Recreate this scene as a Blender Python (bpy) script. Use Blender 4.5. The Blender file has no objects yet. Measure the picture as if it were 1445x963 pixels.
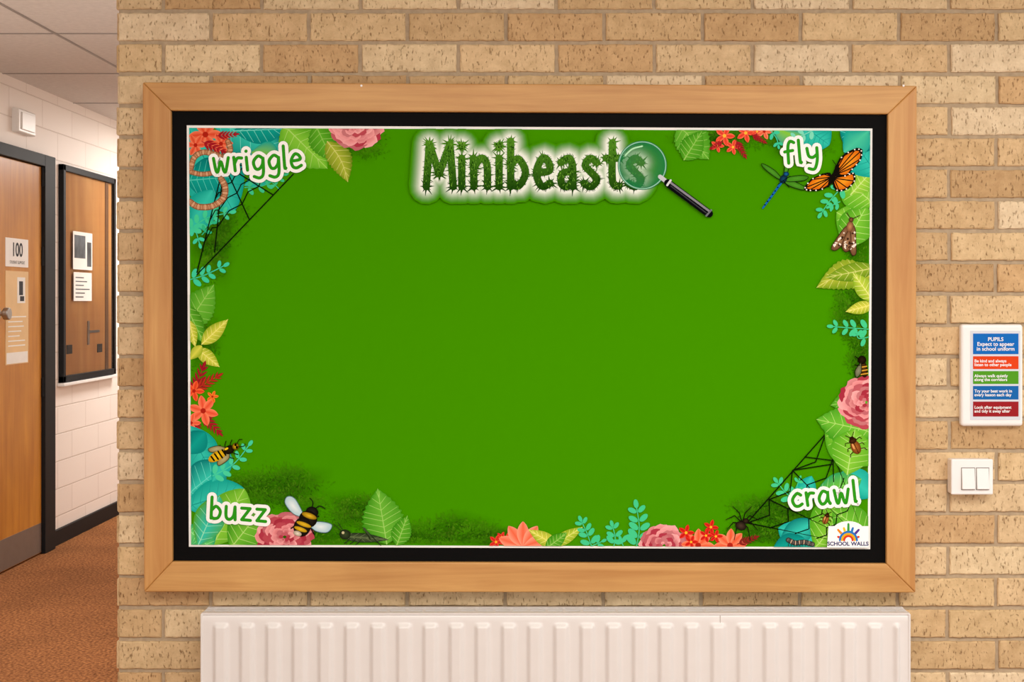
import bpy, math, random
from mathutils import Vector
random.seed(7)
scene=bpy.context.scene
FX=1920.0; CX=770.0; CY=425.0; D=3.2; H=1.33; WL=-2.67
def lin(c):
    return c/12.92 if c<=0.04045 else ((c+0.055)/1.055)**2.4
def hx(s,a=1.0):
    s=s.lstrip('#')
    return tuple(lin(int(s[i:i+2],16)/255) for i in (0,2,4))+(a,)
def F(px,py,y):
    d=D+y
    return Vector(((px-CX)*d/FX, y, H+(CY-py)*d/FX))
def GY(px,off=0.0):
    return (-WL-off)*FX/(CX-px)-D
def GZ(px,py,off=0.0):
    d=(-WL-off)*FX/(CX-px)
    return H+(CY-py)*d/FX
def lerp(a,b,t): return tuple(a[i]+(b[i]-a[i])*t for i in range(4))

# ---------------- materials
def newmat(name):
    m=bpy.data.materials.new(name); m.use_nodes=True
    nt=m.node_tree; b=nt.nodes['Principled BSDF']
    return m,nt,b
def plain(name,col,rough=0.5,metal=0.0,spec=0.5,noise=0.0,nscale=30,bump=0.0):
    m,nt,b=newmat(name)
    b.inputs['Roughness'].default_value=rough
    b.inputs['Metallic'].default_value=metal
    b.inputs['Specular IOR Level'].default_value=spec
    tc=nt.nodes.new('ShaderNodeTexCoord')
    n=nt.nodes.new('ShaderNodeTexNoise'); n.inputs['Scale'].default_value=nscale; n.inputs['Detail'].default_value=6
    nt.links.new(tc.outputs['Object'],n.inputs['Vector'])
    r=nt.nodes.new('ShaderNodeValToRGB')
    r.color_ramp.elements[0].position=0.3; r.color_ramp.elements[1].position=0.7
    k=noise
    r.color_ramp.elements[0].color=tuple(c*(1-k) for c in col[:3])+(1,)
    r.color_ramp.elements[1].color=tuple(min(1,c*(1+k)) for c in col[:3])+(1,)
    nt.links.new(n.outputs['Fac'],r.inputs['Fac'])
    nt.links.new(r.outputs['Color'],b.inputs['Base Color'])
    if bump>0:
        bp=nt.nodes.new('ShaderNodeBump'); bp.inputs['Strength'].default_value=bump; bp.inputs['Distance'].default_value=0.002
        nt.links.new(n.outputs['Fac'],bp.inputs['Height']); nt.links.new(bp.outputs['Normal'],b.inputs['Normal'])
    return m
def wood(name,c1,c2,scale,rough=0.45,c3=None):
    m,nt,b=newmat(name)
    tc=nt.nodes.new('ShaderNodeTexCoord')
    mp=nt.nodes.new('ShaderNodeMapping'); mp.inputs['Scale'].default_value=scale
    nt.links.new(tc.outputs['Object'],mp.inputs['Vector'])
    n=nt.nodes.new('ShaderNodeTexNoise'); n.inputs['Scale'].default_value=1; n.inputs['Detail'].default_value=8; n.inputs['Roughness'].default_value=0.6; n.inputs['Distortion'].default_value=0.6
    nt.links.new(mp.outputs['Vector'],n.inputs['Vector'])
    r=nt.nodes.new('ShaderNodeValToRGB')
    r.color_ramp.elements[0].position=0.3; r.color_ramp.elements[0].color=c1
    r.color_ramp.elements[1].position=0.68; r.color_ramp.elements[1].color=c2
    nt.links.new(n.outputs['Fac'],r.inputs['Fac'])
    n2=nt.nodes.new('ShaderNodeTexNoise'); n2.inputs['Scale'].default_value=3.0; n2.inputs['Detail'].default_value=3
    nt.links.new(tc.outputs['Object'],n2.inputs['Vector'])
    mx=nt.nodes.new('ShaderNodeMix'); mx.data_type='RGBA'; mx.blend_type='MULTIPLY'
    r2=nt.nodes.new('ShaderNodeValToRGB'); r2.color_ramp.elements[0].position=0.3; r2.color_ramp.elements[0].color=(0.84,0.80,0.76,1); r2.color_ramp.elements[1].position=0.65; r2.color_ramp.elements[1].color=(1,1,1,1)
    nt.links.new(n2.outputs['Fac'],r2.inputs['Fac'])
    mx.inputs[0].default_value=1
    nt.links.new(r.outputs['Color'],mx.inputs[6]); nt.links.new(r2.outputs['Color'],mx.inputs[7])
    nt.links.new(mx.outputs[2],b.inputs['Base Color'])
    b.inputs['Roughness'].default_value=rough
    bp=nt.nodes.new('ShaderNodeBump'); bp.inputs['Strength'].default_value=0.12; bp.inputs['Distance'].default_value=0.001
    nt.links.new(n.outputs['Fac'],bp.inputs['Height']); nt.links.new(bp.outputs['Normal'],b.inputs['Normal'])
    return m

# ---------------- mesh helpers
def obj(name,verts,faces,mat,parent=None,smooth=False,cols=None,bevel=0):
    me=bpy.data.meshes.new(name)
    me.from_pydata([tuple(v) for v in verts],[],faces); me.update()
    if cols is not None:
        ca=me.color_attributes.new('Col','FLOAT_COLOR','POINT')
        flat=[]
        for c in cols: flat.extend(c)
        ca.data.foreach_set('color',flat)
    if smooth:
        for p in me.polygons: p.use_smooth=True
    o=bpy.data.objects.new(name,me); scene.collection.objects.link(o)
    if mat: me.materials.append(mat)
    if parent: o.parent=parent
    if bevel:
        md=o.modifiers.new('bevel','BEVEL'); md.width=bevel; md.segments=3; md.limit_method='ANGLE'
    return o
def boxgeo(a,b):
    x0,y0,z0=[min(a[i],b[i]) for i in range(3)]; x1,y1,z1=[max(a[i],b[i]) for i in range(3)]
    v=[(x0,y0,z0),(x1,y0,z0),(x1,y1,z0),(x0,y1,z0),(x0,y0,z1),(x1,y0,z1),(x1,y1,z1),(x0,y1,z1)]
    f=[(0,3,2,1),(4,5,6,7),(0,1,5,4),(1,2,6,5),(2,3,7,6),(3,0,4,7)]
    return v,f
def box(name,a,b,mat,parent=None,bevel=0):
    v,f=boxgeo(a,b); return obj(name,v,f,mat,parent,bevel=bevel)
def boxes(name,lst,mat,parent=None,bevel=0):
    V=[];Fc=[]
    for a,b in lst:
        v,f=boxgeo(a,b); k=len(V); V+=v; Fc+=[tuple(i+k for i in q) for q in f]
    return obj(name,V,Fc,mat,parent,bevel=bevel)
def tube(name,pts,r,mat,parent=None):
    cu=bpy.data.curves.new(name,'CURVE'); cu.dimensions='3D'; cu.bevel_depth=r; cu.bevel_resolution=4; cu.use_fill_caps=True
    s=cu.splines.new('POLY'); s.points.add(len(pts)-1)
    for i,p in enumerate(pts): s.points[i].co=(*p,1)
    cu.materials.append(mat)
    o=bpy.data.objects.new(name,cu); scene.collection.objects.link(o)
    if parent: o.parent=parent
    return o
def cyl(name,a,b,r,mat,parent=None,n=32,bevel=0.001):
    a=Vector(a);b=Vector(b);ax=(b-a).normalized()
    u=ax.orthogonal().normalized(); w=ax.cross(u)
    V=[];Fc=[]
    for p in (a,b):
        for i in range(n):
            t=2*math.pi*i/n; V.append(p+u*math.cos(t)*r+w*math.sin(t)*r)
    for i in range(n):
        j=(i+1)%n; Fc.append((i,j,n+j,n+i))
    Fc.append(tuple(range(n))[::-1]); Fc.append(tuple(range(n,2*n)))
    return obj(name,V,Fc,mat,parent,bevel=bevel)
def empty(name,loc=(0,0,0)):
    e=bpy.data.objects.new(name,None); scene.collection.objects.link(e); e.empty_display_size=0.1
    return e
def text(name,body,size,loc,mat,parent=None,wall='front',align='CENTER',bold=0.0,xs=1.0):
    cu=bpy.data.curves.new(name,'FONT'); cu.body=body; cu.size=size; cu.align_x=align; cu.align_y='CENTER'; cu.offset=bold; cu.space_line=0.9
    cu.materials.append(mat)
    o=bpy.data.objects.new(name,cu); scene.collection.objects.link(o)
    o.location=loc; o.scale=(xs,1,1)
    o.rotation_euler=(math.pi/2,0,0) if wall=='front' else (math.pi/2,0,math.pi/2)
    if parent: o.parent=parent
    return o

# =====================================================  BRICK WALL
XL=(168-CX)/600.0; XR=2.7; CEIL=2.45; TH=0.22
mort=plain('mortar',hx('#b09c80'),0.95,noise=0.14,nscale=60,bump=0.7)
mb,nt,b=newmat('buff_brick')
at=nt.nodes.new('ShaderNodeAttribute'); at.attribute_name='Col'
tc=nt.nodes.new('ShaderNodeTexCoord')
n1=nt.nodes.new('ShaderNodeTexNoise'); n1.inputs['Scale'].default_value=28; n1.inputs['Detail'].default_value=10; n1.inputs['Roughness'].default_value=0.75
n2=nt.nodes.new('ShaderNodeTexNoise'); n2.inputs['Scale'].default_value=1; n2.inputs['Detail'].default_value=4
mp=nt.nodes.new('ShaderNodeMapping'); mp.inputs['Scale'].default_value=(230,120,90)
nt.links.new(tc.outputs['Object'],n1.inputs['Vector']); nt.links.new(tc.outputs['Object'],mp.inputs['Vector']); nt.links.new(mp.outputs['Vector'],n2.inputs['Vector'])
r1=nt.nodes.new('ShaderNodeValToRGB'); r1.color_ramp.elements[0].position=0.32; r1.color_ramp.elements[0].color=(0.80,0.75,0.69,1); r1.color_ramp.elements[1].position=0.66; r1.color_ramp.elements[1].color=(1.08,1.08,1.08,1)
r2=nt.nodes.new('ShaderNodeValToRGB'); r2.color_ramp.elements[0].position=0.28; r2.color_ramp.elements[0].color=(0.5,0.42,0.34,1); r2.color_ramp.elements[1].position=0.41; r2.color_ramp.elements[1].color=(1,1,1,1)
nt.links.new(n1.outputs['Fac'],r1.inputs['Fac']); nt.links.new(n2.outputs['Fac'],r2.inputs['Fac'])
def mul(nt,a,b_):
    m=nt.nodes.new('ShaderNodeMix'); m.data_type='RGBA'; m.blend_type='MULTIPLY'; m.inputs[0].default_value=1
    nt.links.new(a,m.inputs[6]); nt.links.new(b_,m.inputs[7]); return m.outputs[2]
nt.links.new(mul(nt,mul(nt,at.outputs['Color'],r1.outputs['Color']),r2.outputs['Color']),b.inputs['Base Color'])
b.inputs['Roughness'].default_value=0.85; b.inputs['Specular IOR Level'].default_value=0.25
ad=nt.nodes.new('ShaderNodeMath'); ad.operation='ADD'
nt.links.new(n1.outputs['Fac'],ad.inputs[0]); nt.links.new(r2.outputs['Color'],ad.inputs[1])
bp=nt.nodes.new('ShaderNodeBump'); bp.inputs['Strength'].default_value=0.8; bp.inputs['Distance'].default_value=0.0035
nt.links.new(ad.outputs[0],bp.inputs['Height']); nt.links.new(bp.outputs['Normal'],b.inputs['Normal'])

bcols=[hx(s) for s in ('#dfc398','#d9bb8f','#d3b487','#e3cca4','#dfc59c','#d0ad7f','#dbbf93','#dabd8f','#e6d1ae','#c8a679')]
BV=[];BF=[];BC=[]
def brick(o,u,nrm,w,h):
    """o=lower-left corner on wall plane, u=right dir, nrm=outward"""
    col=random.choice(bcols); k=random.uniform(0.95,1.05); col=tuple(c*k for c in col[:3])+(1,)
    dep=random.uniform(0.0045,0.007); up=Vector((0,0,1))
    per=[]
    nx=max(3,int(w/0.012)); nz=5
    for i in range(nx): per.append((w*i/nx,0,0,-1))
    for i in range(nz): per.append((w,h*i/nz,1,0))
    for i in range(nx): per.append((w-w*i/nx,h,0,1))
    for i in range(nz): per.append((0,h-h*i/nz,-1,0))
    base=len(BV); n=len(per)
    tiltx=random.uniform(-.0012,.0012)
    for ring in range(3):
        for (a,c,_,_) in per:
            j=random.uniform(-0.0011,0.0011) if ring else 0
            ins={0:0,1:0.0004,2:0.003}[ring]
            aa=a+(ins if a<w*0.02 else (-ins if a>w*0.98 else 0))+ (j if a<w*.02 or a>w*.98 else 0)
            cc=c+(ins if c<h*0.02 else (-ins if c>h*0.98 else 0))+ (j if c<h*.02 or c>h*.98 else 0)
            dd={0:-0.004,1:dep-0.0022,2:dep}[ring]+(tiltx*(a/w-.5) if ring else 0)
            BV.append(o+u*aa+up*cc+nrm*dd); BC.append(col)
    for r in range(2):
        for i in range(n):
            j=(i+1)%n
            BF.append((base+r*n+i,base+r*n+j,base+(r+1)*n+j,base+(r+1)*n+i))
    BF.append(tuple(base+2*n+i for i in range(n)))
course=44.3/600; blen=138.4/600; jt=0.0085
z0=H+(CY-60.5)/600   # mortar line k=0
k0=-int((CEIL-z0)/course)-1
for k in range(k0,40):
    ztop=z0-k*course; zb=ztop-course
    if ztop<0.02 or zb>CEIL-0.02: continue
    lo=max(zb+jt/2,0.0); hi=min(ztop-jt/2,CEIL)
    if hi-lo<0.01: continue
    off = (231 if k%2==0 else 298)
    xs=[XL]; x=(off-CX)/600
    while x<XR: xs.append(x); x+=blen+random.uniform(-.0012,.0012)
    xs.append(XR)
    for i in range(len(xs)-1):
        a=xs[i]+(jt/2 if i else 0.0); c=xs[i+1]-jt/2
        if c-a<0.02: continue
        zj=random.uniform(-.0008,.0008)
        brick(Vector((a,0,lo+zj)),Vector((1,0,0)),Vector((0,-1,0)),c-a,hi-lo)
    segs=[(0.0,TH)] if k%2==0 else [(0,TH/2-jt/2),(TH/2+jt/2,TH)]
    for a,c in segs:
        brick(Vector((XL,c,lo)),Vector((0,-1,0)),Vector((-1,0,0)),c-a,hi-lo)
wf=box('wall_front',(XL,0,0),(XR,TH,CEIL),mort)
obj('bricks',BV,BF,mb,wf,cols=BC)

# =====================================================  SHELL
YN=-4.6; YF=9.0
mw,nt,b=newmat('painted_blockwork')
tc=nt.nodes.new('ShaderNodeTexCoord'); sp=nt.nodes.new('ShaderNodeSeparateXYZ'); cb=nt.nodes.new('ShaderNodeCombineXYZ')
nt.links.new(tc.outputs['Object'],sp.inputs[0]); 
ax=nt.nodes.new('ShaderNodeMath'); ax.operation='ADD'; nt.links.new(sp.outputs['X'],ax.inputs[0]); nt.links.new(sp.outputs['Y'],ax.inputs[1])
nt.links.new(ax.outputs[0],cb.inputs['X']); nt.links.new(sp.outputs['Z'],cb.inputs['Y'])
br=nt.nodes.new('ShaderNodeTexBrick'); nt.links.new(cb.outputs[0],br.inputs['Vector'])
br.inputs['Scale'].default_value=1; br.inputs['Brick Width'].default_value=0.45; br.inputs['Row Height'].default_value=0.15; br.inputs['Mortar Size'].default_value=0.004; br.inputs['Mortar Smooth'].default_value=0.5
br.inputs['Color1'].default_value=hx('#f3eae2'); br.inputs['Color2'].default_value=hx('#efe5dd'); br.inputs['Mortar'].default_value=hx('#ded2c8')
nt.links.new(br.outputs['Color'],b.inputs['Base Color']); b.inputs['Roughness'].default_value=0.55
bp=nt.nodes.new('ShaderNodeBump'); bp.invert=True; bp.inputs['Strength'].default_value=0.6; bp.inputs['Distance'].default_value=0.003
nt.links.new(br.outputs['Fac'],bp.inputs['Height']); nt.links.new(bp.outputs['Normal'],b.inputs['Normal'])
box('wall_left',(WL-0.15,YN,0),(WL,YF,CEIL),mw)
box('wall_end',(WL,YF,0),(XL+0.3,YF+0.15,CEIL),mw)
box('wall_corridor',(XL+0.02,TH,0),(XL+0.14,YF,CEIL),mw)

# carpet
mc,nt,b=newmat('rust_carpet')
tc=nt.nodes.new('ShaderNodeTexCoord')
n=nt.nodes.new('ShaderNodeTexNoise'); n.inputs['Scale'].default_value=90; n.inputs['Detail'].default_value=4
nl=nt.nodes.new('ShaderNodeTexNoise'); nl.inputs['Scale'].default_value=2.5; nl.inputs['Detail'].default_value=3
nt.links.new(tc.outputs['Object'],n.inputs['Vector']); nt.links.new(tc.outputs['Object'],nl.inputs['Vector'])
r=nt.nodes.new('ShaderNodeValToRGB'); r.color_ramp.elements[0].position=0.35; r.color_ramp.elements[0].color=hx('#6b4024'); r.color_ramp.elements[1].position=0.68; r.color_ramp.elements[1].color=hx('#b87c4e')
nt.links.new(n.outputs['Fac'],r.inputs['Fac'])
r2=nt.nodes.new('ShaderNodeValToRGB'); r2.color_ramp.elements[0].position=0.35; r2.color_ramp.elements[0].color=(.78,.78,.78,1); r2.color_ramp.elements[1].position=0.65; r2.color_ramp.elements[1].color=(1,1,1,1)
nt.links.new(nl.outputs['Fac'],r2.inputs['Fac'])
nt.links.new(mul(nt,r.outputs['Color'],r2.outputs['Color']),b.inputs['Base Color']); b.inputs['Roughness'].default_value=1; b.inputs['Specular IOR Level'].default_value=0.1
bp=nt.nodes.new('ShaderNodeBump'); bp.inputs['Strength'].default_value=0.6; bp.inputs['Distance'].default_value=0.004
nt.links.new(n.outputs['Fac'],bp.inputs['Height']); nt.links.new(bp.outputs['Normal'],b.inputs['Normal'])
box('floor',(WL-0.15,YN,-0.1),(XR,YF+0.15,0),mc)

mce=plain('ceiling_tile',hx('#d6d2ce'),0.9,noise=0.06,nscale=40,bump=0.3)
mgr=plain('ceiling_grid_metal',hx('#98938f'),0.5,noise=0.02)
ce=box('ceiling',(WL-0.15,YN,CEIL),(XR,YF+0.15,CEIL+0.08),mce)
lst=[]
y=5.69-D-1.0*7
while y<YF:
    if y>YN: lst.append(((WL,y-.006,CEIL-.003),(XR,y+.006,CEIL+.001)))
    y+=1.0
x=WL+0.62
while x<XR:
    lst.append(((x-.006,YN,CEIL-.0035),(x+.006,YF,CEIL+.001))); x+=0.6
boxes('grid_bars',[l for l in lst if not (-0.01<l[0][1]<TH and l[0][0]<=WL)],mgr,ce)

blk=plain('black_satin_paint',hx('#0e0f12'),0.6,noise=0.05,spec=.3)
dY0=GY(53)-0.92; dY1=GY(53)   # slab
fY0=dY0-0.1; fY1=GY(68)
box('baseboard_left',(WL,fY1,0),(WL+0.018,YF,0.085),blk,bevel=0.003)
box('baseboard_left.001',(WL,YN,0),(WL+0.018,fY0,0.085),blk,bevel=0.003)

# =====================================================  DOOR
oakd=wood('door_veneer',hx('#b87424'),hx('#d29238'),(20,20,1.6),0.35)
steel=plain('brushed_steel',hx('#a5a3a0'),0.35,metal=0.9,noise=0.05)
kick=plain('kick_plate_steel',hx('#857a72'),0.45,metal=0.5,noise=0.05)
white=plain('white_plastic',hx('#f1efec'),0.35,noise=0.01)
paper=plain('paper',hx('#e9e6e0'),0.8,noise=0.02)
darkink=plain('dark_ink',hx('#25262c'),0.8)
door=empty('door_1')
DZ=2.10
box('slab',(WL,dY0,0.008),(WL+0.02,dY1,DZ-0.065),oakd,door,bevel=0.002)
boxes('frame',[((WL,dY1+.003,0),(WL+.04,fY1,DZ)),((WL,fY0,0),(WL+.04,dY0-.003,DZ)),((WL,dY0-.003,DZ-.062),(WL+.04,dY1+.003,DZ))],blk,door,bevel=0.003)
box('kick_plate',(WL+.019,dY0+.01,0.012),(WL+.022,dY1-.008,0.165),kick,door)
for i,(px,py) in enumerate(((53,362),(53,547),(53,250))):
    z=GZ(53,py); cyl('hinge_%d'%(i+1),(WL+.026,dY1+.001,z-.05),(WL+.026,dY1+.001,z+.05),0.008,blk,door,16)
hz=GZ(0,443,.03); hy=GY(-2,.03)
cyl('handle_rose',(WL+.019,hy,hz),(WL+.03,hy,hz),0.032,steel,door)
cyl('handle_knob_stem',(WL+.025,hy,hz),(WL+.065,hy,hz),0.012,steel,door)
cyl('handle_knob',(WL+.055,hy,hz),(WL+.085,hy,hz),0.03,steel,door,bevel=0.006)
def wallpos(px,py,off): return GY(px,off),GZ(px,py,off)
o_=0.0225
y0,_=wallpos(8,335,o_); y1,_=wallpos(40,335,o_)
zt=GZ(8,335,o_); zb=GZ(8,376,o_)
box('room_number_plate',(WL+.02,y0,zb),(WL+o_,y1,zt),white,door,bevel=.001)
text('room_number','100',0.095,(WL+o_+.0006,(y0+y1)/2,(zt+zb)/2+.012),darkink,door,'left',bold=.002)
text('room_number_caption','STUDENT SUPPORT',0.022,(WL+o_+.0006,(y0+y1)/2,zb+.022),darkink,door,'left')
tan=plain('tan_poster',hx('#e0bc88'),0.6,noise=0.06,nscale=8)
zt=GZ(8,382,o_); zb=GZ(8,516,o_)
box('notice_poster',(WL+.02,y0,zb),(WL+o_,y1,zt),tan,door)
lst=[]
yy=y0;ww=y1-y0
lst.append(((WL+o_,yy+.01,zb+.005),(WL+o_+.0005,y1-.01,zb+.06)))
for i in range(7):
    z=zb+.09+i*.024
    lst.append(((WL+o_,yy+.03,z),(WL+o_+.0005,yy+.03+ww*random.uniform(.45,.8),z+.006)))
lst.append(((WL+o_,yy+ww*.5,zt-.16),(WL+o_+.0005,yy+ww*.85,zt-.03)))
boxes('poster_print',lst,paper,door)
boxes('poster_figure',[((WL+o_+.0004,yy+ww*.58,zt-.12),(WL+o_+.001,yy+ww*.75,zt-.05)),((WL+o_+.0004,yy+ww*.62,zt-.15),(WL+o_+.001,yy+ww*.8,zt-.125))],darkink,door)

# =====================================================  WINDOW
win=empty('window_1')
wy0=GY(90,.03); wy1=GY(164,.03); wzt=GZ(92,232,.03); wzb=GZ(92,540,.03)
ft=0.035
boxes('frame',[((WL,wy0,wzb),(WL+.03,wy0+ft,wzt)),((WL,wy1-ft,wzb),(WL+.03,wy1,wzt)),((WL,wy0,wzt-ft),(WL+.03,wy1,wzt)),((WL,wy0,wzb),(WL+.03,wy1,wzb+ft))],blk,win,bevel=.003)
box('sill',(WL,wy0-.02,wzb-.02),(WL+.04,wy1+.02,wzb-.003),white,win,bevel=.003)
winw=wood('window_interior_wood',hx('#b87a36'),hx('#d29c58'),(8,8,1.0),0.5)
box('interior_panel',(WL,wy0+ft-.002,wzb+ft-.002),(WL+.012,wy1-ft+.002,wzt-ft+.002),winw,win)
brn=plain('dark_brown_stain',hx('#6b4420'),0.5,noise=.1)
boxes('interior_stiles',[((WL+.010,wy1-.16,wzb+ft),(WL+.015,wy1-.1,wzt-ft)),((WL+.010,wy0+ft,wzb+.3),(WL+.015,wy0+ft+.04,wzt-ft))],brn,win)
hy=GY(126,.02); hz=GZ(126,470,.02)
boxes('lever_handle',[((WL+.014,hy-.015,hz-.07),(WL+.018,hy+.015,hz+.07)),((WL+.016,hy-.01,hz+.0),(WL+.022,hy+.18,hz+.014))],steel,win,bevel=.001)
boxes('latches',[((WL+.012,wy0+.09,hz-.11),(WL+.018,wy0+.17,hz-.06)),((WL+.012,hy+.16,hz-.12),(WL+.018,hy+.24,hz-.07))],blk,win,bevel=.001)
g,ntg,bg=newmat('window_glass')
ntg.nodes.remove(bg); out=ntg.nodes['Material Output']
tr=ntg.nodes.new('ShaderNodeBsdfTransparent'); gl=ntg.nodes.new('ShaderNodeBsdfGlossy'); gl.inputs['Roughness'].default_value=0.02
fr=ntg.nodes.new('ShaderNodeFresnel'); fr.inputs['IOR'].default_value=1.25; ms=ntg.nodes.new('ShaderNodeMixShader')
ntg.links.new(fr.outputs[0],ms.inputs[0]); ntg.links.new(tr.outputs[0],ms.inputs[1]); ntg.links.new(gl.outputs[0],ms.inputs[2]); ntg.links.new(ms.outputs[0],out.inputs['Surface'])
obj('glass',[(WL+.024,wy0+ft,wzb+ft),(WL+.024,wy1-ft,wzb+ft),(WL+.024,wy1-ft,wzt-ft),(WL+.024,wy0+ft,wzt-ft)],[(0,1,2,3)],g,win)
o_=.0255
ya=GY(103,o_); yb=GY(130,o_)
z1=GZ(103,326,o_); z2=GZ(103,380,o_); z3=GZ(103,384,o_); z4=GZ(103,425,o_)
boxes('notice_papers',[((WL+.0248,ya,z2),(WL+o_+.001,yb,z1)),((WL+.0248,ya+.01,z4),(WL+o_+.001,yb-.01,z3))],paper,win)
photo=plain('photo_print',hx('#4c5257'),0.5,noise=0.8,nscale=9)
hh=z1-z2; w_=yb-ya
boxes('notice_print',[((WL+.026,ya+.02,z2+hh*.3),(WL+.0272,yb-.12,z1-.02)),((WL+.026,ya+w_*.72,z2+.02),(WL+.0272,yb-.02,z2+hh*.75))],photo,win)
lst=[]
for i in range(6):
    z=z4+.02+i*.022; lst.append(((WL+.026,ya+.04,z),(WL+.0272,ya+.04+w_*random.uniform(.4,.75),z+.006)))
boxes('notice_text',lst,photo,win)
jb=empty('junction_box')
ja=GY(28,.04); jc=GY(52,.04); zt=GZ(30,153,.04); zb=GZ(30,186,.04)
box('back_box',(WL-.004,ja,zb),(WL+.035,jc,zt),white,jb,bevel=.006)
box('cover',(WL+.034,ja+.03,zb+.015),(WL+.042,jc-.03,zt-.015),white,jb,bevel=.003)

# =====================================================  DISPLAY BOARD
board=empty('display_board')
oakH=wood('oak_horizontal',hx('#bd8647'),hx('#d6a562'),(2.2,30,42))
oakV=wood('oak_vertical',hx('#bd8243'),hx('#d6a360'),(42,30,2.2))
yf=-0.05
O=[(201,116),(1294,121),(1292,837),(203,836)]; I=[(241,156),(1253,161),(1251,796),(243,793)]
def member(name,i,j,mat):
    q=[F(*O[i],yf),F(*O[j],yf),F(*I[j],yf),F(*I[i],yf)]
    V=q+[Vector((v.x,-0.002,v.z)) for v in q]
    return obj(name,V,[(0,1,2,3),(7,6,5,4),(0,4,5,1),(1,5,6,2),(2,6,7,3),(3,7,4,0)],mat,board,bevel=.003)
member('frame_top',0,1,oakH); member('frame_right',1,2,oakV); member('frame_bottom',2,3,oakH); member('frame_left',3,0,oakV)
black=plain('black_board',hx('#040404'),0.7,spec=0.1)
YB=-.039
a=F(238,153,YB); c=F(1256,799,YB)
box('black_backing',(a.x,YB,c.z),(c.x,-.003,a.z),black,board)
def quad(name,pts,y,mat):
    V=[F(px,py,y) for px,py in pts]
    return obj(name,V,[(3,2,1,0)],mat,board)
prw=plain('print_white',hx('#f4f4f0'),0.7,spec=.1)
BG='#429400'
prg=plain('print_green',hx(BG),0.8,spec=.0)
quad('print_border',[(263.5,177),(1231,181.5),(1228,775.5),(266.5,772)],YB-.0003,prw)
quad('print_background',[(267,180.5),(1227.5,185),(1224.5,772.5),(270,769)],YB-.0006,prg)
for i,(px,py) in enumerate(((510,121),(1275,121))):
    p=F(px,py,yf); cyl('frame_screw_%d'%(i+1),(p.x,yf-.001,p.z),(p.x,yf+.002,p.z),.0025,white,board,12,0)

# ---------- artwork engine (flat printed inks laid over each other)
bgc=hx(BG)
groups={}; cur=['leaves']; lay=[0.0]; slab=[0]
YP=YB-0.0008
def cp(x,y):
    u=min(1,max(0,(x-267)/960)); v=min(1,max(0,(y-181)/590))
    y=min(max(y,180.6+4.4*u),769+3.4*u); x=min(max(x,267+3*v),1227.5-3*v)
    return x,y
def put(pts,faces,cols,soft=False,ramp=None):
    g=groups.setdefault((cur[0],soft),([],[],[]))
    b=len(g[0])
    if slab[0]: base=lay[0]+random.uniform(0,slab[0])
    else:
        lay[0]+=1; base=lay[0]
    for i,(x,y) in enumerate(pts):
        x,y=cp(x,y); v=F(x,y,YP); v.y=base+(ramp[i] if ramp else 0); g[0].append(v)
    if ramp and not slab[0]: lay[0]+=max(ramp)
    g[2].extend(cols)
    g[1].extend(tuple(b+i for i in f) for f in faces)
def slab_on(n): lay[0]+=1; slab[0]=n
def slab_off(): lay[0]+=slab[0]+1; slab[0]=0
def fan(pts,cc,ec,center=None,soft=False):
    n=len(pts)
    if center is None: center=(sum(p[0] for p in pts)/n,sum(p[1] for p in pts)/n)
    ecs=ec if isinstance(ec,list) else [ec]*n
    put([center]+list(pts),[(0,1+i,1+(i+1)%n) for i in range(n)],[cc]+ecs,soft)
def C(c): return hx(c) if isinstance(c,str) else c
def ell(cx,cy,rx,ry,ang=0,cc='#ffffff',ec=None,n=22,soft=False):
    cc=C(cc); ec=C(ec) if ec else cc
    a=math.radians(ang); ca,sa=math.cos(a),math.sin(a)
    pts=[]
    for i in range(n):
        t=2*math.pi*i/n; x=rx*math.cos(t); y=ry*math.sin(t)
        pts.append((cx+x*ca-y*sa,cy+x*sa+y*ca))
    fan(pts,cc,ec,(cx,cy),soft)
def smooth(pts,s=6):
    if len(pts)<3: return pts
    out=[]
    for i in range(len(pts)-1):
        p0=pts[max(0,i-1)];p1=pts[i];p2=pts[i+1];p3=pts[min(len(pts)-1,i+2)]
        for k in range(s):
            t=k/s
            out.append(tuple(0.5*((2*p1[d])+(-p0[d]+p2[d])*t+(2*p0[d]-5*p1[d]+4*p2[d]-p3[d])*t*t+(-p0[d]+3*p1[d]-3*p2[d]+p3[d])*t**3) for d in (0,1)))
    out.append(pts[-1]); return out
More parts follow.
